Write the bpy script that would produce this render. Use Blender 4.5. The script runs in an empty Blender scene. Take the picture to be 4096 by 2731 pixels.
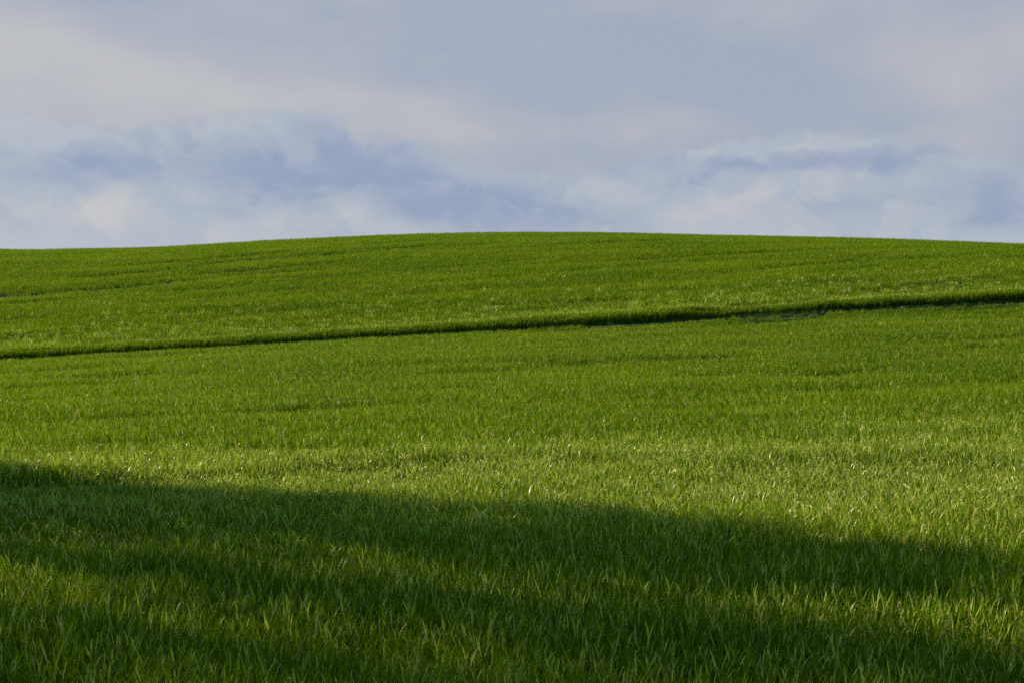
import bpy, math, random
import numpy as np
R = math.radians
rng = np.random.default_rng(7)
random.seed(7)
scene = bpy.context.scene
COL = scene.collection

# ------------------------------------------------------------------ constants
F = 1422.2            # focal length in pixels of a 1024 wide picture (50 mm)
EYE = 1.60
ROW0 = 332.0          # picture row of eye level
LANE_W = 0.85
SUN_EL = R(26.0)
SUN_H = np.array([-0.853, 0.522])         # horizontal direction towards the sun

def sstep(a, b, t):
    t = np.clip((t - a) / (b - a), 0, 1)
    return t * t * (3 - 2 * t)

# ------------------------------------------------------------------ value noise
_G = rng.random((256, 256))
def vnoise(x, y):
    xi = np.floor(x).astype(int); yi = np.floor(y).astype(int)
    fx = x - xi; fy = y - yi
    fx = fx * fx * (3 - 2 * fx); fy = fy * fy * (3 - 2 * fy)
    g = lambda a, b: _G[a % 256, b % 256]
    return ((g(xi, yi) * (1 - fx) + g(xi + 1, yi) * fx) * (1 - fy)
            + (g(xi, yi + 1) * (1 - fx) + g(xi + 1, yi + 1) * fx) * fy) * 2 - 1

# ------------------------------------------------------------------ terrain
def lane_y(x):                      # near edge of the dirt lane
    return 43.0 + 0.12 * x + 0.07 * np.sin(x * 0.33) + 0.02 * np.sin(x * 1.1)

CR_PX = np.array([0, 52, 174, 261, 348, 435, 522, 562, 610, 697, 784, 871, 958, 1024.0])
CR_ROW = np.array([248.6, 249.3, 246.2, 240.8, 236.4, 233.0, 231.4, 231.2, 231.9, 234.0, 236.0, 238.8, 242.4, 245.1])
CR_Y = 84.0
CR_X = (CR_PX - 512) / F * CR_Y
CR_Z = EYE + CR_Y * (ROW0 - CR_ROW) / F - 0.235
CR_X = np.concatenate([[-120, -60], CR_X, [60, 120]])
CR_Z = np.concatenate([[8.5, 6.9], CR_Z, [4.0, 1.0]])
def _smooth_table():
    xs = np.linspace(-120, 120, 961)
    zs = np.interp(xs, CR_X, CR_Z)
    k = np.hanning(17); k /= k.sum()
    zp = np.pad(zs, 8, mode='edge')
    return xs, np.convolve(zp, k, 'valid')
_CX, _CZ = _smooth_table()

def streak(x, y):                   # gentle undulation drawn out along the drilling direction
    a = x * 0.985 + y * 0.17; b = -x * 0.17 + y * 0.985
    n = (0.55 * vnoise(a / 9.0 + 7.3, b / 2.6 + 3.1) + 0.35 * vnoise(a / 4.2 + 31.7, b / 1.15 + 11.9)
         + 0.22 * vnoise(a / 2.0 + 61.7, b / 0.6 + 41.9))
    return n

def terrain(x, y):
    x = np.asarray(x, float); y = np.asarray(y, float)
    xl = 30 * np.tanh(x / 30)
    L = lane_y(np.clip(x, -60, 60))
    zn = 1.415 + 0.0545 * xl
    st = np.clip(0.28 + 0.0110 * xl, 0.09, 0.55)
    # near field 12 m .. lane
    y0 = 12.0
    H = L - 0.9 - y0
    t = np.clip((y - y0) / H, 0, 1)
    lo = st * 0.6                            # rise just before the lane
    zk = zn
    m1 = 1.55 * zk
    z_near = zk * (-2 * t**3 + 3 * t**2) + m1 * (t**3 - t**2)
    # hill  lane .. crest
    zu = zn + st
    s = L + LANE_W
    H2 = CR_Y - s
    t2 = np.clip((y - s) / H2, 0, 1)
    zc = np.interp(np.clip(x, -120, 120), _CX, _CZ)
    m_a = 0.155 * H2
    m_b = (zc + 0.235 - EYE) / CR_Y * H2
    h00 = 2*t2**3 - 3*t2**2 + 1; h10 = t2**3 - 2*t2**2 + t2
    h01 = -2*t2**3 + 3*t2**2; h11 = t2**3 - t2**2
    z_hill = h00 * zu + h10 * m_a + h01 * zc + h11 * m_b
    d = y - CR_Y
    dd = np.clip(d, 0, None)
    sl = m_b / H2
    # behind the crest: turn over and run down to a plain
    z_back = zc + sl * dd - 0.0034 * np.minimum(dd, 45)**2 - 0.20 * np.clip(dd - 45, 0, None)
    z_back = np.maximum(z_back, -6 + 0 * z_back)
    z_hill = np.where(d > 0, z_back, z_hill)
    # lane terrace
    w = sstep(L - 0.9, L - 0.05, y)
    mid = zn + lo * w
    b = sstep(L + LANE_W - 0.12, L + LANE_W + 0.12, y)
    z = np.where(y < L - 0.9, z_near, mid * (1 - b) + z_hill * b)
    und = streak(x, y) * 0.055 * sstep(6, 20, y) * (1 - 0.6 * sstep(60, 80, y)) * (1 - np.exp(-((y - L - 0.4) / 1.3)**2))
    small = 0.015 * vnoise(x / 1.1 + 5, y / 1.1 + 9)
    far = sstep(130, 200, np.hypot(x, y))
    return (z + und * (1 - sstep(70, 90, y)) + small * (1 - far)) * 1.0

def pix(px, row):                   # ground point seen at a picture position (for the lie of the wheel marks)
    ys = np.concatenate([np.arange(4, 40, 0.1), np.arange(40, 84, 0.1)])
    xs = (px - 512) / F * ys
    zt = terrain(xs, ys) + 0.22
    zr = EYE + ys * (ROW0 - row) / F
    i = np.argmax(zt >= zr)
    return xs[i], ys[i]

MARKS_PX = [
 [(0,1180),(250,1159),(506,1138),(750,1115),(1012,1090),(1240,1074)],
 [(340,1102),(595,1079),(893,1043),(1370,1010),(1700,975)],
 [(2480,1035),(2600,1027),(2854,1013),(3077,1000),(3300,992)],
 [(2905,1078),(3007,1073),(3172,1055),(3400,1040)],
 [(2680,1420),(2784,1416),(2867,1414)],
 [(3100,1485),(3330,1480)],
 [(3780,1378),(3872,1374),(4096,1364)],
 [(120,1501),(387,1492),(600,1484)],
 [(1080,1767),(1250,1769),(1400,1772)],
 [(1450,1000),(1650,985),(1900,975)],
 [(1990,1210),(2240,1200),(2500,1186)],
]
MARKS = []
for ln in MARKS_PX:
    pts = [pix(a / 4.0, b / 4.0044) for a, b in ln]
    MARKS.append(np.array(pts))
HD = MARKS[0][-1] - MARKS[0][0]; HD = HD / np.linalg.norm(HD); print('hill streak direction', HD, MARKS[0], MARKS[1], MARKS[2])
def mark_dist(x, y):
    best = np.full(x.shape, 99.0)
    for P in MARKS:
        for i in range(len(P) - 1):
            a = P[i]; b = P[i+1]; ab = b - a
            t = np.clip(((x - a[0]) * ab[0] + (y - a[1]) * ab[1]) / (ab @ ab), 0, 1)
            dx = x - a[0] - t * ab[0]; dy = y - a[1] - t * ab[1]
            best = np.minimum(best, np.hypot(dx, dy))
    return best

# ------------------------------------------------------------------ helpers
def mesh_np(name, V, faces, mat, parent=None, link=True, smooth=True):
    me = bpy.data.meshes.new(name)
    me.from_pydata([tuple(v) for v in V] if not isinstance(V, list) else V, [], faces)
    if mat: me.materials.append(mat)
    if smooth: me.shade_smooth()
    o = bpy.data.objects.new(name, me)
    if link: COL.objects.link(o)
    if parent: o.parent = parent
    return o

def new_mat(name):
    m = bpy.data.materials.new(name); m.use_nodes = True
    nt = m.node_tree
    for n in list(nt.nodes): nt.nodes.remove(n)
    out = nt.nodes.new('ShaderNodeOutputMaterial')
    return m, nt, out
def N(nt, t, **kw):
    n = nt.nodes.new(t)
    for k, v in kw.items(): setattr(n, k, v)
    return n
def mixc(nt, fac, a, b):
    m = N(nt, 'ShaderNodeMix', data_type='RGBA')
    for s, v in ((m.inputs[0], fac), (m.inputs[6], a), (m.inputs[7], b)):
        if isinstance(v, (tuple, list)): s.default_value = (*v[:3], 1)
        elif isinstance(v, (int, float)): s.default_value = v
        else: nt.links.new(v, s)
    return m.outputs[2]
def mth(nt, op, a, b=None, c=None, clamp=False):
    m = N(nt, 'ShaderNodeMath', operation=op); m.use_clamp = clamp
    for i, v in enumerate((a, b, c)):
        if v is None: continue
        if isinstance(v, (int, float)): m.inputs[i].default_value = v
        else: nt.links.new(v, m.inputs[i])
    return m.outputs[0]

# ------------------------------------------------------------------ materials
def grass_material(name, young, mid, old, dry, dry_amt, transl=0.42, rough=0.42, spec=0.5, pale=(0.50, 0.54, 0.22)):
    m, nt, out = new_mat(name)
    at = N(nt, 'ShaderNodeAttribute'); at.attribute_name = 'leaf'
    sep = N(nt, 'ShaderNodeSeparateColor'); nt.links.new(at.outputs['Color'], sep.inputs[0])
    oi = N(nt, 'ShaderNodeObjectInfo')
    nz = N(nt, 'ShaderNodeTexNoise'); nz.inputs['Scale'].default_value = 0.32; nz.inputs['Detail'].default_value = 3
    mp = N(nt, 'ShaderNodeMapping'); mp.inputs['Scale'].default_value = (0.5, 1.6, 1.0); mp.inputs['Rotation'].default_value = (0, 0, R(-8))
    nt.links.new(oi.outputs['Location'], mp.inputs[0]); nt.links.new(mp.outputs[0], nz.inputs[0])
    patch = mth(nt, 'MULTIPLY_ADD', nz.outputs[0], 2.6, -0.80, clamp=True)
    r1 = mth(nt, 'MULTIPLY_ADD', oi.outputs['Random'], 0.35, 0.0)
    v = mth(nt, 'ADD', mth(nt, 'MULTIPLY', sep.outputs[0], 0.65), r1)
    c = mixc(nt, v, old, mid)
    c = mixc(nt, mth(nt, 'MULTIPLY', patch, 0.75), c, young)
    # yellowing towards the tip (attribute green = position along the leaf)
    tip = mth(nt, 'POWER', sep.outputs[1], 3.0)
    c = mixc(nt, mth(nt, 'MULTIPLY', tip, 0.35), c, young)
    glint_mask = mth(nt, 'LESS_THAN', sep.outputs[2], 0.26)      # sun glint put into the base colour of some leaves, turning them pale
    c = mixc(nt, mth(nt, 'MULTIPLY', glint_mask, 0.68), c, pale)
    thr = mth(nt, 'GREATER_THAN', sep.outputs[2], 1.0 - dry_amt)
    c = mixc(nt, mth(nt, 'MULTIPLY', thr, 0.8), c, dry)
    p = N(nt, 'ShaderNodeBsdfPrincipled')
    nt.links.new(c, p.inputs['Base Color'])
    p.inputs['Roughness'].default_value = rough
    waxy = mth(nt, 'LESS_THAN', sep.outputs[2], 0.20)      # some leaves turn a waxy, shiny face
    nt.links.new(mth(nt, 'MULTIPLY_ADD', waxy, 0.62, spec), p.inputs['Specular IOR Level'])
    tr = N(nt, 'ShaderNodeBsdfTranslucent')
    c2 = mixc(nt, 0.4, c, young)
    nt.links.new(c2, tr.inputs['Color'])
    mx = N(nt, 'ShaderNodeMixShader'); mx.inputs[0].default_value = transl
    nt.links.new(p.outputs[0], mx.inputs[1]); nt.links.new(tr.outputs[0], mx.inputs[2])
    nt.links.new(mx.outputs[0], out.inputs[0])
    return m

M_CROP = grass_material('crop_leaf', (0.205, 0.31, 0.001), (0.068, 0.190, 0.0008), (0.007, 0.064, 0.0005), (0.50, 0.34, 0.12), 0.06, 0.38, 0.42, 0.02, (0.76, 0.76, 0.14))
M_WEED = grass_material('weed_leaf', (0.07, 0.14, 0.012), (0.04, 0.10, 0.010), (0.015, 0.06, 0.006), (0.25, 0.22, 0.12), 0.02, 0.3, 0.6, 0.05, (0.10, 0.16, 0.03))

def soil_material(name, a, b, scale=3.0):
    m, nt, out = new_mat(name)
    tc = N(nt, 'ShaderNodeTexCoord')
    n1 = N(nt, 'ShaderNodeTexNoise'); n1.inputs['Scale'].default_value = scale; n1.inputs['Detail'].default_value = 8; n1.inputs['Roughness'].default_value = 0.7
    nt.links.new(tc.outputs['Object'], n1.inputs[0])
    f = mth(nt, 'MULTIPLY_ADD', n1.outputs[0], 3.0, -1.0, clamp=True)
    c = mixc(nt, f, a, b)
    p = N(nt, 'ShaderNodeBsdfPrincipled'); p.inputs['Roughness'].default_value = 0.95
    p.inputs['Specular IOR Level'].default_value = 0.15
    nt.links.new(c, p.inputs['Base Color'])
    n2 = N(nt, 'ShaderNodeTexNoise'); n2.inputs['Scale'].default_value = 14; n2.inputs['Detail'].default_value = 6
    nt.links.new(tc.outputs['Object'], n2.inputs[0])
    bp = N(nt, 'ShaderNodeBump'); bp.inputs['Distance'].default_value = 0.04; bp.inputs['Strength'].default_value = 0.8
    nt.links.new(n2.outputs[0], bp.inputs['Height']); nt.links.new(bp.outputs[0], p.inputs['Normal'])
    nt.links.new(p.outputs[0], out.inputs[0])
    return m
M_GROUND = soil_material('field_ground', (0.022, 0.050, 0.008), (0.05, 0.085, 0.014), 1.3)
M_SOIL = soil_material('lane_soil', (0.05, 0.036, 0.028), (0.10, 0.075, 0.058), 2.2)
M_STONE = soil_material('red_stone', (0.20, 0.11, 0.075), (0.30, 0.17, 0.12), 9.0)
M_BARK = soil_material('bark', (0.06, 0.045, 0.03), (0.14, 0.11, 0.08), 6.0)

# ------------------------------------------------------------------ ground sheet
def axis(fine_lo, fine_hi, step, far_lo, far_hi):
    a = list(np.arange(fine_lo, fine_hi + 1e-6, step))
    s = step; v = fine_hi
    while v < far_hi:
        s *= 1.25; v += s; a.append(v)
    s = step; v = fine_lo; pre = []
    while v > far_lo:
        s *= 1.25; v -= s; pre.append(v)
    return np.array(pre[::-1] + a)
gx = axis(-36, 36, 0.5, -2500, 2500)
ga = axis(2, 92, 0.35, -1500, 3000)
def grid_mesh(name, X, Y, Z, mat):
    ny, nx = X.shape
    V = np.stack([X.ravel(), Y.ravel(), Z.ravel()], 1)
    i = np.arange(ny * nx).reshape(ny, nx)
    Q = np.stack([i[:-1, :-1], i[:-1, 1:], i[1:, 1:], i[1:, :-1]], -1).reshape(-1, 4)
    return mesh_np(name, V.tolist(), Q.tolist(), mat)
# rows of the sheet follow the lane so that its terrace stays crisp
extra = np.array([-0.9, -0.7, -0.5, -0.3, -0.1, 0.0, 0.2, 0.4, 0.6, LANE_W - 0.12, LANE_W - 0.04, LANE_W + 0.04, LANE_W + 0.12, LANE_W + .25])
rel = np.concatenate([ga - 43.0, extra]); rel = np.unique(np.round(rel, 3))
keep = [rel[0]]
for r in rel[1:]:
    if r - keep[-1] > 0.05: keep.append(r)
rel = np.array(keep)
X, RL = np.meshgrid(gx, rel)
shear = (lane_y(np.clip(X, -60, 60)) - 43.0) * (1 - sstep(40, 400, np.abs(RL)))
Y = 43.0 + RL + shear
ground = grid_mesh('field', X, Y, terrain(X, Y), M_GROUND)
ground['kind'] = 'structure'

# the bare lane
lx = np.arange(-42, 42.01, 0.15)
lv = np.linspace(-0.16, LANE_W - 0.14, 12)
LX, LV = np.meshgrid(lx, lv)
LY = lane_y(LX) + LV
rut = 0.012 * vnoise(LX * 3, LY * 3) + 0.01 * vnoise(LX * 7, LY * 7)
LZ = terrain(LX, LY) + 0.022 + rut * np.sin(np.clip((LV + .16) / (LANE_W + .02), 0, 1) * np.pi)
lane = grid_mesh('dirt_path', LX, LY, LZ, M_SOIL)
lane['kind'] = 'structure'

# ------------------------------------------------------------------ crop tufts
def leaf_mesh(name, n, rad, hmin, hmax, wmin, wmax, segs, fold, mat, lean_b=0.06, wax=1.0, base_h=0.10, droop=0.14):
    V = []; Fc = []; Cc = []
    for k in range(n):
        a = rng.random() * 2 * math.pi
        r = rad * math.sqrt(rng.random())
        p = np.array([r * math.cos(a), r * math.sin(a), -0.02 + base_h * rng.random()])
        az = rng.random() * 2 * math.pi
        L = rng.uniform(hmin, hmax)
        th0 = abs(rng.normal(0.0, 0.22)) + 0.04
        if rng.random() < droop: bend = rng.uniform(0.9, 2.2)
        else: bend = rng.uniform(0.05, 0.75)
        w = rng.uniform(wmin, wmax)
        tw0 = rng.uniform(-1.3, 1.3); tw1 = rng.uniform(-1.8, 1.8)
        dirh = np.array([math.cos(az), math.sin(az), 0.0])
        c1 = rng.random() ** 1.2; c3 = (0.26 * (1 - wax) + rng.random() * (1 - 0.26 * (1 - wax))) if wax <= 1 else rng.random() ** wax
        if c3 < 0.26 and wax > 1: w *= 1.25
        st = []
        wob = rng.uniform(-0.9, 0.9)
        for s in range(segs + 1):
            t = s / segs
            th = th0 + bend * t ** 1.7
            dh = dirh.copy()
            aa = az + wob * t
            dh = np.array([math.cos(aa), math.sin(aa), 0.0])
            tang = dh * math.sin(th) + np.array([lean_b * (0.4 + t), -0.02, math.cos(th)])
            tang /= np.linalg.norm(tang)
            side = np.cross(tang, dh if abs(tang[2]) > .3 else np.array([0, 0, 1.0])); side /= max(1e-6, np.linalg.norm(side))
            nor = np.cross(side, tang)
            tw = tw0 + tw1 * t
            sd = side * math.cos(tw) + nor * math.sin(tw)
            nn = np.cross(sd, tang)
            prof = (0.55 + 0.45 * min(1, t / 0.35)) * (1 - max(0, (t - 0.5) / 0.5) ** 1.6)
            st.append((p.copy(), sd, nn, w * 0.5 * prof, t))
            p = p + tang * (L / segs)
        i0 = len(V)
        for j, (q, sd, nn, hw, t) in enumerate(st):
            if j == segs:
                V.append(q); Cc.append((c1, t, c3, 1))
            elif fold:
                V += [q - sd * hw + nn * hw * 0.45, q, q + sd * hw + nn * hw * 0.45]; Cc += [(c1, t, c3, 1)] * 3
            else:
                V += [q - sd * hw, q + sd * hw]; Cc += [(c1, t, c3, 1)] * 2
        m = 3 if fold else 2
        for j in range(segs - 1):
            b = i0 + j * m
            for q in range(m - 1):
                Fc.append((b + q, b + q + 1, b + m + q + 1, b + m + q))
        b = i0 + (segs - 1) * m; tip = i0 + segs * m
        for q in range(m - 1):
            Fc.append((b + q, b + q + 1, tip))
    o = mesh_np(name, np.array(V).tolist(), Fc, mat, link=False, smooth=True)
    ca = o.data.color_attributes.new('leaf', 'FLOAT_COLOR', 'POINT')
    ca.data.foreach_set('color', np.array(Cc, dtype=np.float32).ravel())
    return o

def tuft_collection(name, specs):
    c = bpy.data.collections.new(name)
    for s in specs: c.objects.link(s)
    return c

crop_coll = tuft_collection('crop_tufts',
    [leaf_mesh('grass_tuft', 31, 0.070, 0.065, 0.150, 0.0040, 0.0078, 5, True, M_CROP, droop=0.38, wax=0.7, base_h=0.165) for _ in range(12)] +
    [leaf_mesh('grass_tuft', 34, 0.12, 0.09, 0.185, 0.0055, 0.0105, 4, False, M_CROP, base_h=0.13, droop=0.28, wax=0.5) for _ in range(10)] +
    [leaf_mesh('grass_tuft', 52, 0.19, 0.12, 0.20, 0.0075, 0.013, 3, False, M_CROP, base_h=0.12, wax=0.28) for _ in range(8)] +
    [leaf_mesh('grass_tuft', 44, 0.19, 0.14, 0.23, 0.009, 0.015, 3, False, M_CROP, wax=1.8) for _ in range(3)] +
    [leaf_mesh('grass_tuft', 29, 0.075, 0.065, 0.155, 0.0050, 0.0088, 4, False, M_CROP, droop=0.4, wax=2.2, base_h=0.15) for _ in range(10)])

def gn_scatter(name, pts, rot, scl, var, coll, label, cat):
    me = bpy.data.meshes.new(name)
    me.vertices.add(len(pts)); me.vertices.foreach_set('co', pts.astype(np.float32).ravel())
    a = me.attributes.new('rot', 'FLOAT_VECTOR', 'POINT'); a.data.foreach_set('vector', rot.astype(np.float32).ravel())
    a = me.attributes.new('scl', 'FLOAT_VECTOR', 'POINT'); a.data.foreach_set('vector', scl.astype(np.float32).ravel())
    a = me.attributes.new('var', 'INT', 'POINT'); a.data.foreach_set('value', var.astype(np.int32))
    o = bpy.data.objects.new(name, me); COL.objects.link(o)
    ng = bpy.data.node_groups.new(name + '_scatter', 'GeometryNodeTree')
    ng.interface.new_socket('Geometry', in_out='INPUT', socket_type='NodeSocketGeometry')
    ng.interface.new_socket('Geometry', in_out='OUTPUT', socket_type='NodeSocketGeometry')
    gi = ng.nodes.new('NodeGroupInput'); go = ng.nodes.new('NodeGroupOutput')
    ci = ng.nodes.new('GeometryNodeCollectionInfo'); ci.inputs['Collection'].default_value = coll
    ci.inputs['Separate Children'].default_value = True; ci.inputs['Reset Children'].default_value = True
    ip = ng.nodes.new('GeometryNodeInstanceOnPoints'); ip.inputs['Pick Instance'].default_value = True
    def na(nm, dt):
        n = ng.nodes.new('GeometryNodeInputNamedAttribute'); n.data_type = dt; n.inputs['Name'].default_value = nm
        return n.outputs[0]
    e = ng.nodes.new('FunctionNodeEulerToRotation')
    ng.links.new(na('rot', 'FLOAT_VECTOR'), e.inputs[0])
    ng.links.new(gi.outputs[0], ip.inputs['Points'])
    ng.links.new(ci.outputs[0], ip.inputs['Instance'])
    ng.links.new(na('var', 'INT'), ip.inputs['Instance Index'])
    ng.links.new(e.outputs[0], ip.inputs['Rotation'])
    ng.links.new(na('scl', 'FLOAT_VECTOR'), ip.inputs['Scale'])
    ng.links.new(ip.outputs[0], go.inputs[0])
    md = o.modifiers.new('scatter', 'NODES'); md.node_group = ng
    o['label'] = label; o['category'] = cat; o['kind'] = 'stuff'
    return o

def zone(y0, y1, sp, margin, v0, v1):
    ys = np.arange(y0, y1, sp)
    P = []
    for y in ys:
        hw = 0.365 * y + margin
        xs = np.arange(-hw, hw, sp)
        P.append(np.stack([xs, np.full_like(xs, y)], 1))
    P = np.concatenate(P)
    P += rng.uniform(-0.5, 0.5, P.shape) * sp
    v = rng.integers(v0, v1, len(P))
    return P, v
Z1 = zone(1.5, 17, 0.080, 3.0, 0, 12)
Z2 = zone(17, 42, 0.135, 4.0, 12, 22)
Z3 = zone(42, 93, 0.215, 4.0, 22, 30)
ex = rng.uniform(-21, 23, 3600)           # the drilled headland along the lane stands thicker
E = np.stack([ex, lane_y(ex) + LANE_W + rng.uniform(0.08, 0.75, len(ex))], 1)
P = np.concatenate([Z1[0], Z2[0], Z3[0], E]); var = np.concatenate([Z1[1], Z2[1], Z3[1], rng.integers(22, 30, len(ex))])
x, y = P[:, 0], P[:, 1]
rel = y - lane_y(x)
edge = 0.05 * vnoise(x * 1.7, y * 0.3) + 0.04 * vnoise(x * 5, y)
pale_p = 0.45 * np.exp(-np.clip(rel - LANE_W, 0, None) / 3.5) * (rel > LANE_W + 0.45)     # more pale tufts on the headland above the lane, fewer uphill
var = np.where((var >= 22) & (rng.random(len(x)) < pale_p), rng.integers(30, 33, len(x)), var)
glint_belt = sstep(9.0, 12.5, y) * (1 - sstep(15 + 0.35 * x, 21 + 0.5 * x, y)) * (0.66 + 0.34 * vnoise(x / 1.6 + 3, y / 1.1 + 8))   # belt of broader leaves with sun glints put into their pale colour
bm = (rng.random(len(x)) < glint_belt) & (var < 22)
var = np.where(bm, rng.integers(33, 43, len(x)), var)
ok = (rel < -0.22 + edge) | (rel > LANE_W + 0.06 + edge * 0.6)
# wheel marks and patchiness : shorter, thinner crop
md = mark_dist(x, y)
mk = np.exp(-(md / (0.25 + 0.006 * y)) ** 2) * (0.5 + 0.5 * (vnoise(x / 2.0, y * 2.0) * .5 + .5))
ok &= rng.random(len(x)) > mk * 0.85
st = streak(x, y)
h = 1.0 + 0.20 * st + np.where(y > 38, 0.05, 0.10) * vnoise(x / 0.7, y / 0.7) + rng.normal(0, 0.055, len(x))
h *= 1 - 0.55 * mk
# broken, drooping spots in the foreground
spot = vnoise(x / 0.55 + 50, y / 0.55 + 20)
h *= 1 - 0.18 * np.clip(spot - 0.35, 0, 1) * (y < 20)
a_ = x * HD[0] + y * HD[1]; b_ = -x * HD[1] + y * HD[0]
dn = vnoise(a_ / 11.0 + 13.7, b_ / 1.0 + 5.5)
m2 = np.clip((dn - 0.34) / 0.4, 0, 1) * (y > 12)
h *= 1 - 0.38 * m2
ok &= rng.random(len(x)) > m2 * 0.35
h *= 1 + 0.16 * np.exp(-((rel - LANE_W - .4) / 0.5) ** 2)
h = np.clip(h, 0.35, 1.5)
h *= 1 - 0.30 * np.exp(-((rel + 0.2) / 0.6) ** 2) * (rel < 0)
h *= 1 - 0.20 * np.exp(-((x - 14.0) / 1.3) ** 2) * (rel > -1.3) * (rel < 0)
z = terrain(x, y) - 0.01
n = len(x)
rot = np.stack([rng.normal(0, 0.06, n), rng.normal(0, 0.06, n), rng.uniform(-1.6, 1.6, n)], 1)
wd = h ** 0.3 * rng.uniform(0.9, 1.12, n)
scl = np.stack([wd, wd, h], 1)
pts = np.stack([x, y, z], 1)
near = ok & (rel < LANE_W / 2); farm = ok & (rel >= LANE_W / 2)
def crop(mask, label):
    gn_scatter('grass', pts[mask], rot[mask], scl[mask], var[mask], crop_coll, label, 'grass')
crop(near, 'long green crop grass of the near field, half in shade, below the dirt path')
crop(farm, 'green crop grass covering the hill between the dirt path and the skyline')
print('tufts', int(near.sum()), int(farm.sum()))

# ------------------------------------------------------------------ weeds on the lane
def weed_mesh(nm, n, s):
    V = []; Fc = []; Cc = []
    for k in range(n):
        az = rng.random() * 6.283; el = rng.uniform(0.2, 1.3); L = rng.uniform(.6, 1.2) * s; w = L * rng.uniform(.25, .4)
        d = np.array([math.cos(az) * math.cos(el), math.sin(az) * math.cos(el), math.sin(el)])
        sd = np.array([-math.sin(az), math.cos(az), 0])
        p0 = rng.normal(0, .02, 3); p0[2] = 0
        i = len(V); c = rng.random(); c3 = rng.random()
        V += [p0, p0 + d * L * .45 - sd * w, p0 + d * L * .5, p0 + d * L * .45 + sd * w, p0 + d * L * .95 - np.array([0, 0, L * .15])]
        Fc += [(i, i+2, i+1), (i, i+3, i+2), (i+1, i+2, i+4), (i+2, i+3, i+4)]
        Cc += [(c, t, c3, 1) for t in (0, .4, .5, .4, 1)]
    o = mesh_np(nm, np.array(V).tolist(), Fc, M_WEED, link=False)
    ca = o.data.color_attributes.new('leaf', 'FLOAT_COLOR', 'POINT'); ca.data.foreach_set('color', np.array(Cc, dtype=np.float32).ravel())
    return o
weed_coll = tuft_collection('weed_tufts', [weed_mesh('weed_tuft', 14, 0.09) for _ in range(4)] +
                            [leaf_mesh('weed_tuft', 14, 0.06, 0.08, 0.2, 0.006, 0.010, 3, False, M_WEED) for _ in range(3)])
nw = 2600
wx = rng.uniform(-24, 26, nw); wv = rng.uniform(-0.2, LANE_W, nw)
dens = vnoise(wx / 1.3 + 80, wv * 0.8 + 3) + 0.25 * vnoise(wx * 2, wv * 3)
dens -= 0.6 * np.exp(-((wx - 14.0) / 1.6) ** 2)
k = dens > 0.04
wx, wv = wx[k], wv[k]; wy = lane_y(wx) + wv; nw = len(wx)
s = rng.uniform(0.4, 0.85, nw)
gn_scatter('weeds', np.stack([wx, wy, terrain(wx, wy) + 0.02], 1), np.stack([0*s, 0*s, rng.uniform(0, 6.28, nw)], 1),
           np.stack([s, s, s], 1), rng.integers(0, 7, nw), weed_coll,
           'low dark bluish green weeds growing along the bare dirt path', 'weeds')

# ------------------------------------------------------------------ stones on the lane
def stone(nm, px, dy, size, label):
    import bmesh
    xx = (px / 4.0 - 512) / F * 44.5
    yy = float(lane_y(xx)) + dy
    bm = bmesh.new(); bmesh.ops.create_icosphere(bm, subdivisions=3, radius=1)
    sd = rng.uniform(0, 100)
    for v in bm.verts:
        c = v.co
        nn = float(vnoise(np.array(c.x * 1.6 + sd), np.array(c.y * 1.6 + c.z * 2.1 + sd)))
        n2 = float(vnoise(np.array(c.x * 4 + sd), np.array(c.z * 4 + c.y * 3)))
        v.co = c * (1 + .22 * nn + .07 * n2)
        v.co.x *= size * 1.0; v.co.y *= size * .8; v.co.z *= size * .7
    me = bpy.data.meshes.new(nm); bm.to_mesh(me); bm.free(); me.materials.append(M_STONE); me.shade_smooth()
    o = bpy.data.objects.new(nm, me); COL.objects.link(o)
    o.location = (xx, yy, float(terrain(xx, yy)) + 0.03 + size * .45); o.rotation_euler = (0.2, 0.1, rng.uniform(0, 6))
    o['label'] = label; o['category'] = 'stone'; o['group'] = 'reddish stones on the dirt path'
stone('stone', 3318, 0.25, 0.055, 'reddish stone among the weeds on the dirt path, leftmost of the two')
stone('stone', 3622, 0.35, 0.065, 'larger reddish stone on the dirt path left of its widest bare stretch')

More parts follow.
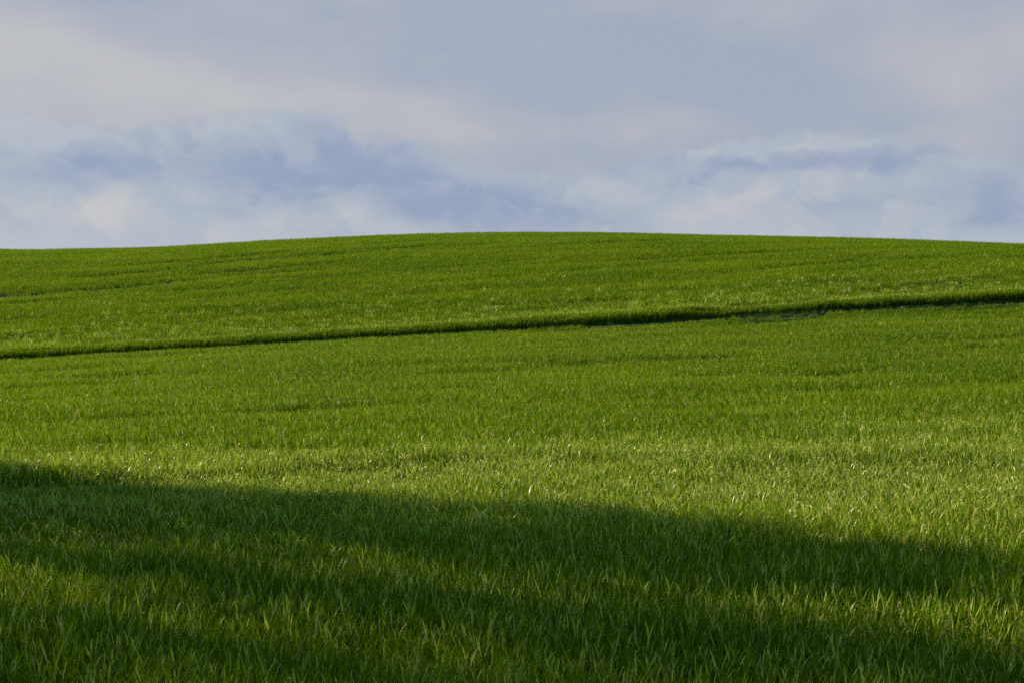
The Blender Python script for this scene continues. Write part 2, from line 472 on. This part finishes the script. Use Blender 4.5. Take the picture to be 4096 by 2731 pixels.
# ------------------------------------------------------------------ trees left of the picture that shade the foreground
def tube(V, Fc, p0, p1, r0, r1, n=8):
    p0 = np.array(p0, float); p1 = np.array(p1, float); d = p1 - p0; d /= np.linalg.norm(d)
    a = np.cross(d, [0.3, 0.9, 0.1]); a /= np.linalg.norm(a); b = np.cross(d, a)
    i = len(V)
    for q, r in ((p0, r0), (p1, r1)):
        for k in range(n):
            t = 2 * math.pi * k / n
            V.append(tuple(q + a * r * math.cos(t) + b * r * math.sin(t)))
    for k in range(n):
        Fc.append((i + k, i + (k + 1) % n, i + n + (k + 1) % n, i + n + k))
M_TREE = grass_material('tree_leaf', (0.12, 0.17, 0.03), (0.07, 0.13, 0.025), (0.035, 0.08, 0.02), (0.2, 0.15, 0.05), 0.01, 0.25)
def tree(q, t, height, rad, clumps, leaves, spread, label, top=.45, bias=1.0):
    base = q * np.array([SUN_H[1], -SUN_H[0]]) + t * SUN_H
    bx, by = base; bz = float(terrain(bx, by))
    root = bpy.data.objects.new('tree', None); COL.objects.link(root)
    root.location = (bx, by, bz); root['label'] = label; root['category'] = 'tree'; root['group'] = 'trees beside the field'
    V = []; Fc = []
    nseg = 9; px, py = 0.0, 0.0; pr = None
    spine = []
    for s in range(nseg + 1):
        z_ = height * 0.93 * s / nseg
        spine.append((px, py, z_)); px += rng.normal(0, .06); py += rng.normal(0, .06)
    r0 = 0.16
    for s in range(nseg):
        tube(V, Fc, spine[s], spine[s+1], r0 * (1 - s / nseg) ** .8 + .02 + (.05 if s == 0 else 0), r0 * (1 - (s + 1) / nseg) ** .8 + .02, 10)
    LV_ = []; LF = []; LC = []
    for c in range(clumps):
        h_ = 0.12 + 0.88 * rng.random() ** bias
        prof = math.sin(min(1, (h_ - .02) / .2) * math.pi / 2) * (1 - max(0, (h_ - top) / (1.06 - top)) ** 2.0)
        rr = rad * prof * rng.random() ** spread ; a = rng.random() * 6.283
        i = min(nseg, int(h_ * .9 * nseg)); sp = spine[i]
        cp = np.array([sp[0] + rr * math.cos(a), sp[1] + rr * math.sin(a), h_ * height])
        st_ = np.array(spine[max(0, i - 1)]); mid_ = st_ * .5 + cp * .5 + np.array([0, 0, .1])
        tube(V, Fc, st_, mid_, .035, .02, 5); tube(V, Fc, mid_, cp, .02, .006, 5)
        m = leaves; cr = rng.uniform(.22, .42)
        pos = cp + rng.normal(0, 1, (m, 3)) * cr * np.array([.62, .62, .62])
        d = rng.normal(0, 1, (m, 3)); d /= np.linalg.norm(d, axis=1)[:, None]
        e = rng.normal(0, 1, (m, 3)); e -= d * np.sum(d * e, 1)[:, None]; e /= np.linalg.norm(e, axis=1)[:, None]
        L = rng.uniform(.05, .10, m)[:, None]; W = L * .38
        for k in range(m):
            j = len(LV_)
            LV_ += [tuple(pos[k]), tuple(pos[k] + d[k] * L[k] * .5 - e[k] * W[k]), tuple(pos[k] + d[k] * L[k]), tuple(pos[k] + d[k] * L[k] * .5 + e[k] * W[k])]
            LF.append((j, j+1, j+2, j+3)); cc = rng.random(); c3 = rng.random(); LC += [(cc, .3, c3, 1)] * 4
    mesh_np('trunk', V, Fc, M_BARK, root)
    o = mesh_np('crown', LV_, LF, M_TREE, root, smooth=False)
    ca = o.data.color_attributes.new('leaf', 'FLOAT_COLOR', 'POINT'); ca.data.foreach_set('color', np.array(LC, dtype=np.float32).ravel())
tree(8.50, 17.0, 7.42, 1.75, 380, 150, .5, 'dense green tree left of the field, farthest of the row', top=.72)
tree(6.45, 18.6, 9.2, 1.35, 125, 80, .38, 'airy thin tree beside the farthest, densest tree of the row', bias=.55)
tree(4.75, 17.6, 9.2, 1.40, 112, 80, .38, 'airy thin tree beside the nearest tree of the row', bias=.55)
tree(2.6, 17.0, 8.6, 1.65, 300, 150, .5, 'dense green tree left of the field, nearest of the row')

# ------------------------------------------------------------------ sun and sky
sd = np.array([SUN_H[0] * math.cos(SUN_EL), SUN_H[1] * math.cos(SUN_EL), math.sin(SUN_EL)])
from mathutils import Vector
sl = bpy.data.lights.new('sun', 'SUN'); sl.energy = 5.0; sl.angle = R(0.5); sl.color = (1.0, 0.88, 0.62)
so = bpy.data.objects.new('sun', sl); COL.objects.link(so)
so.rotation_euler = Vector(sd).to_track_quat('Z', 'Y').to_euler()
so.location = (-20, 20, 30)

w = bpy.data.worlds.new('World'); scene.world = w; w.use_nodes = True
nt = w.node_tree
for n_ in list(nt.nodes): nt.nodes.remove(n_)
wo = N(nt, 'ShaderNodeOutputWorld'); bg = N(nt, 'ShaderNodeBackground')
nt.links.new(bg.outputs[0], wo.inputs[0])
sky = N(nt, 'ShaderNodeTexSky', sky_type='NISHITA'); sky.sun_disc = False
sky.sun_elevation = SUN_EL; sky.sun_rotation = math.atan2(SUN_H[0], SUN_H[1]) % (2 * math.pi)
tc = N(nt, 'ShaderNodeTexCoord')
sx = N(nt, 'ShaderNodeSeparateXYZ'); nt.links.new(tc.outputs['Generated'], sx.inputs[0])
az = mth(nt, 'ARCTAN2', sx.outputs[0], sx.outputs[1])
hl = mth(nt, 'SQRT', mth(nt, 'ADD', mth(nt, 'MULTIPLY', sx.outputs[0], sx.outputs[0]), mth(nt, 'MULTIPLY', sx.outputs[1], sx.outputs[1])))
el = mth(nt, 'ARCTAN2', sx.outputs[2], hl)
cmb = N(nt, 'ShaderNodeCombineXYZ'); nt.links.new(az, cmb.inputs[0]); nt.links.new(el, cmb.inputs[1])
def wnoise(scale, detail, rough, stretch=(1, 1), off=(0, 0, 0)):
    m_ = N(nt, 'ShaderNodeMapping'); m_.inputs['Scale'].default_value = (stretch[0], stretch[1], 1); m_.inputs['Location'].default_value = off
    nt.links.new(cmb.outputs[0], m_.inputs[0])
    n_ = N(nt, 'ShaderNodeTexNoise'); n_.inputs['Scale'].default_value = scale; n_.inputs['Detail'].default_value = detail; n_.inputs['Roughness'].default_value = rough
    nt.links.new(m_.outputs[0], n_.inputs[0])
    return n_
def U(px, row): return math.atan((px - 512) / F), math.atan((ROW0 - row) / math.hypot(F, px - 512))
# domain warp: small and smooth high up, ragged in the low cloud bank
wn = wnoise(17, 7, 0.62, (1, 1.5)); wn2 = wnoise(7, 3, 0.5, (1, 2.2), (3, 1, 0))
def vm(op, a, b):
    v_ = N(nt, 'ShaderNodeVectorMath', operation=op)
    for i, q in enumerate((a, b)):
        if isinstance(q, tuple): v_.inputs[i].default_value = q
        else: nt.links.new(q, v_.inputs[i])
    return v_.outputs[0]
bankmask = N(nt, 'ShaderNodeMapRange', interpolation_type='SMOOTHSTEP'); nt.links.new(el, bankmask.inputs[0])
bankmask.inputs[1].default_value = U(512, 105)[1]; bankmask.inputs[2].default_value = U(512, 150)[1]
bankmask.inputs[3].default_value = 0.15; bankmask.inputs[4].default_value = 1.0
wamt = N(nt, 'ShaderNodeVectorMath', operation='SCALE'); nt.links.new(vm('SUBTRACT', wn.outputs[1], (.5, .5, .5)), wamt.inputs[0])
nt.links.new(mth(nt, 'MULTIPLY', bankmask.outputs[0], 0.046), wamt.inputs['Scale'])
wam2 = vm('MULTIPLY', vm('SUBTRACT', wn2.outputs[1], (.5, .5, .5)), (0.05, 0.022, 0))
P0 = vm('ADD', vm('ADD', cmb.outputs[0], wamt.outputs[0]), wam2)
def blob(px, row, rx, ry, rotd, power=1.0):
    u, v = U(px, row)
    m_ = N(nt, 'ShaderNodeMapping', vector_type='TEXTURE')
    m_.inputs['Location'].default_value = (u, v, 0); m_.inputs['Rotation'].default_value = (0, 0, R(rotd)); m_.inputs['Scale'].default_value = (rx / F, ry / F, 1)
    nt.links.new(P0, m_.inputs[0])
    s_ = N(nt, 'ShaderNodeSeparateXYZ'); nt.links.new(m_.outputs[0], s_.inputs[0])
    r2 = mth(nt, 'ADD', mth(nt, 'MULTIPLY', s_.outputs[0], s_.outputs[0]), mth(nt, 'MULTIPLY', s_.outputs[1], s_.outputs[1]))
    if power != 1: r2 = mth(nt, 'POWER', r2, power)
    return mth(nt, 'POWER', math.e, mth(nt, 'MULTIPLY', r2, -1.0))
def total(blobs, start):
    acc = start
    for (amp, *b) in blobs:
        acc = mth(nt, 'ADD', acc, mth(nt, 'MULTIPLY', blob(*b), amp))
    return acc
# upper soft veil : brightness / warmth
n_up2 = wnoise(11, 6, 0.5, (1, 1.9), (6.3, 1.7, 0))
n_up = wnoise(5.5, 4, 0.5, (1, 2.3), (1.3, 4.2, 0))
n_mid = wnoise(15, 7, 0.58, (1, 1.35), (7.3, 2.2, 0))
n_fine = wnoise(48, 6, 0.6, (1, 1.5), (2.3, 9.2, 0))
warm = total([(0.55, 0, 50, 120, 70, -30), (0.80, 190, 95, 190, 34, -12), (0.70, 400, 112, 110, 30, -14),
              (0.35, 1000, 20, 200, 60, 0), (0.35, 1010, 130, 90, 50, 0), (0.30, 640, 130, 90, 22, 5), (0.1, 540, 140, 90, 35, 0), (-0.15, 470, 60, 160, 45, -10), (-0.3, 720, 95, 120, 30, 10), (-0.3, 880, 110, 60, 20, 0)],
             mth(nt, 'ADD', mth(nt, 'MULTIPLY_ADD', n_up.outputs[0], 1.2, -0.48), mth(nt, 'MULTIPLY_ADD', n_up2.outputs[0], 1.5, -0.72)))
c_up = mixc(nt, mth(nt, 'MULTIPLY', warm, 1.0, clamp=True), (0.364, 0.412, 0.518), (0.505, 0.514, 0.536))
# cloud bank (everything below a ragged edge)
EDGE = [(0, 120), (80, 128), (170, 124), (260, 116), (345, 122), (370, 138), (430, 146), (520, 165), (600, 170), (680, 152), (760, 140), (850, 143), (940, 155), (1024, 175)]
fc = N(nt, 'ShaderNodeFloatCurve')
cv = fc.mapping.curves[0]
U0, U1 = U(-100, 0)[0], U(1124, 0)[0]
mpr = N(nt, 'ShaderNodeMapRange'); sp0 = N(nt, 'ShaderNodeSeparateXYZ'); nt.links.new(P0, sp0.inputs[0])
nt.links.new(sp0.outputs[0], mpr.inputs[0]); mpr.inputs[1].default_value = U0; mpr.inputs[2].default_value = U1
nt.links.new(mpr.outputs[0], fc.inputs[1])
pts_ = [(0.0, (ROW0 - 120) / 300)] + [((U(a, 0)[0] - U0) / (U1 - U0), (ROW0 - b) / 300) for a, b in EDGE] + [(1.0, (ROW0 - 180) / 300)]
cv.points[0].location = pts_[0]; cv.points[1].location = pts_[-1]
for p_ in pts_[1:-1]: cv.points.new(*p_)
fc.mapping.update()
edge_el = mth(nt, 'MULTIPLY', fc.outputs[0], 300 / F)
below = mth(nt, 'SUBTRACT', edge_el, sp0.outputs[1])
bm_ = N(nt, 'ShaderNodeMapRange', interpolation_type='SMOOTHSTEP'); nt.links.new(below, bm_.inputs[0])
bm_.inputs[1].default_value = -0.002; bm_.inputs[2].default_value = 0.006; bm_.inputs[3].default_value = 0; bm_.inputs[4].default_value = 1
dark = total([(0.12, 325, 140, 42, 20, 0), (0.35, 390, 160, 60, 22, 0), (0.4, 520, 205, 110, 18, -8), (0.85, 75, 170, 75, 20, 8), (1.0, 262, 174, 110, 26, -4), (0.65, 330, 135, 45, 18, -15), (0.45, 240, 212, 50, 9, 0),
              (0.95, 450, 208, 80, 22, -12), (0.45, 590, 214, 70, 14, -10), (0.85, 790, 164, 130, 12, 2), (0.45, 690, 186, 40, 8, 20),
              (0.95, 1000, 200, 55, 24, 0), (0.3, 850, 205, 70, 8, 10), (0.35, 10, 150, 30, 6, 0), (0.4, 930, 170, 90, 9, -6),
              (-0.5, 95, 200, 70, 24, 10), (-0.35, 150, 225, 80, 18, 0), (-0.3, 320, 215, 60, 14, 0), (-0.35, 810, 150, 80, 5, 0), (-0.3, 740, 208, 90, 15, 10)],
             mth(nt, 'ADD', mth(nt, 'MULTIPLY_ADD', n_mid.outputs[0], 0.85, -0.39), mth(nt, 'MULTIPLY_ADD', n_fine.outputs[0], 0.75, -0.375)))
bil = N(nt, 'ShaderNodeMapRange', interpolation_type='SMOOTHSTEP'); n_b = wnoise(15, 9, 0.56, (1, 1.3), (11.3, 5.2, 0)); n_b.inputs['Distortion'].default_value = 0.6
nt.links.new(n_b.outputs[0], bil.inputs[0]); bil.inputs[1].default_value = 0.465; bil.inputs[2].default_value = 0.545; bil.inputs[3].default_value = 0.14; bil.inputs[4].default_value = -0.19
dark = mth(nt, 'ADD', dark, bil.outputs[0])
dk = mth(nt, 'MULTIPLY', dark, 1.0, clamp=True)
c_bank = mixc(nt, dk, (0.435, 0.487, 0.565), (0.285, 0.350, 0.515))
lit = mth(nt, 'MULTIPLY', dark, -1.6, clamp=True)
c_bank = mixc(nt, lit, c_bank, (0.560, 0.560, 0.575))
cc = mixc(nt, mth(nt, 'MULTIPLY', bm_.outputs[0], 0.88), c_up, c_bank)
# paler towards the horizon
hz = N(nt, 'ShaderNodeMapRange', interpolation_type='SMOOTHSTEP'); nt.links.new(el, hz.inputs[0])
hz.inputs[1].default_value = U(512, 225)[1]; hz.inputs[2].default_value = U(512, 255)[1]; hz.inputs[3].default_value = 0; hz.inputs[4].default_value = 0.4
cc = mixc(nt, hz.outputs[0], cc, (0.50, 0.54, 0.61))
skc = N(nt, 'ShaderNodeVectorMath', operation='SCALE'); nt.links.new(sky.outputs[0], skc.inputs[0]); skc.inputs['Scale'].default_value = 0.115
ov = N(nt, 'ShaderNodeMapRange', interpolation_type='SMOOTHSTEP'); nt.links.new(el, ov.inputs[0])   # open blue sky overhead and behind
ov.inputs[1].default_value = R(13.5); ov.inputs[2].default_value = R(23)
ov2 = N(nt, 'ShaderNodeMapRange', interpolation_type='SMOOTHSTEP'); nt.links.new(mth(nt, 'ABSOLUTE', az), ov2.inputs[0])
ov2.inputs[1].default_value = R(30); ov2.inputs[2].default_value = R(58)
clear = mth(nt, 'MULTIPLY', mth(nt, 'MAXIMUM', ov.outputs[0], ov2.outputs[0]), 0.97)
fin0 = mixc(nt, 0.97, skc.outputs[0], cc)
fin = mixc(nt, clear, fin0, vm('MULTIPLY', skc.outputs[0], (0.70, 1.02, 0.95)))
nt.links.new(fin, bg.inputs[0]); bg.inputs[1].default_value = 0.75

# ------------------------------------------------------------------ camera
cd = bpy.data.cameras.new('camera'); cam = bpy.data.objects.new('camera', cd); COL.objects.link(cam)
cam.location = (0, 0, EYE)
cd.sensor_width = 36; cd.lens = 50; cd.clip_start = 0.1; cd.clip_end = 6000
cam.rotation_euler = (R(90) - math.atan((341 - ROW0) / F), 0, 0)
cd.dof.use_dof = True; cd.dof.focus_distance = 14.0; cd.dof.aperture_fstop = 7.0
scene.camera = cam

scene.view_settings.view_transform = 'Standard'; scene.view_settings.look = 'None'
scene.view_settings.exposure = 0.42; scene.view_settings.gamma = 1.0
scene.cycles.max_bounces = 5; scene.cycles.diffuse_bounces = 2; scene.cycles.glossy_bounces = 2; scene.cycles.transmission_bounces = 3
scene.cycles.use_denoising = False
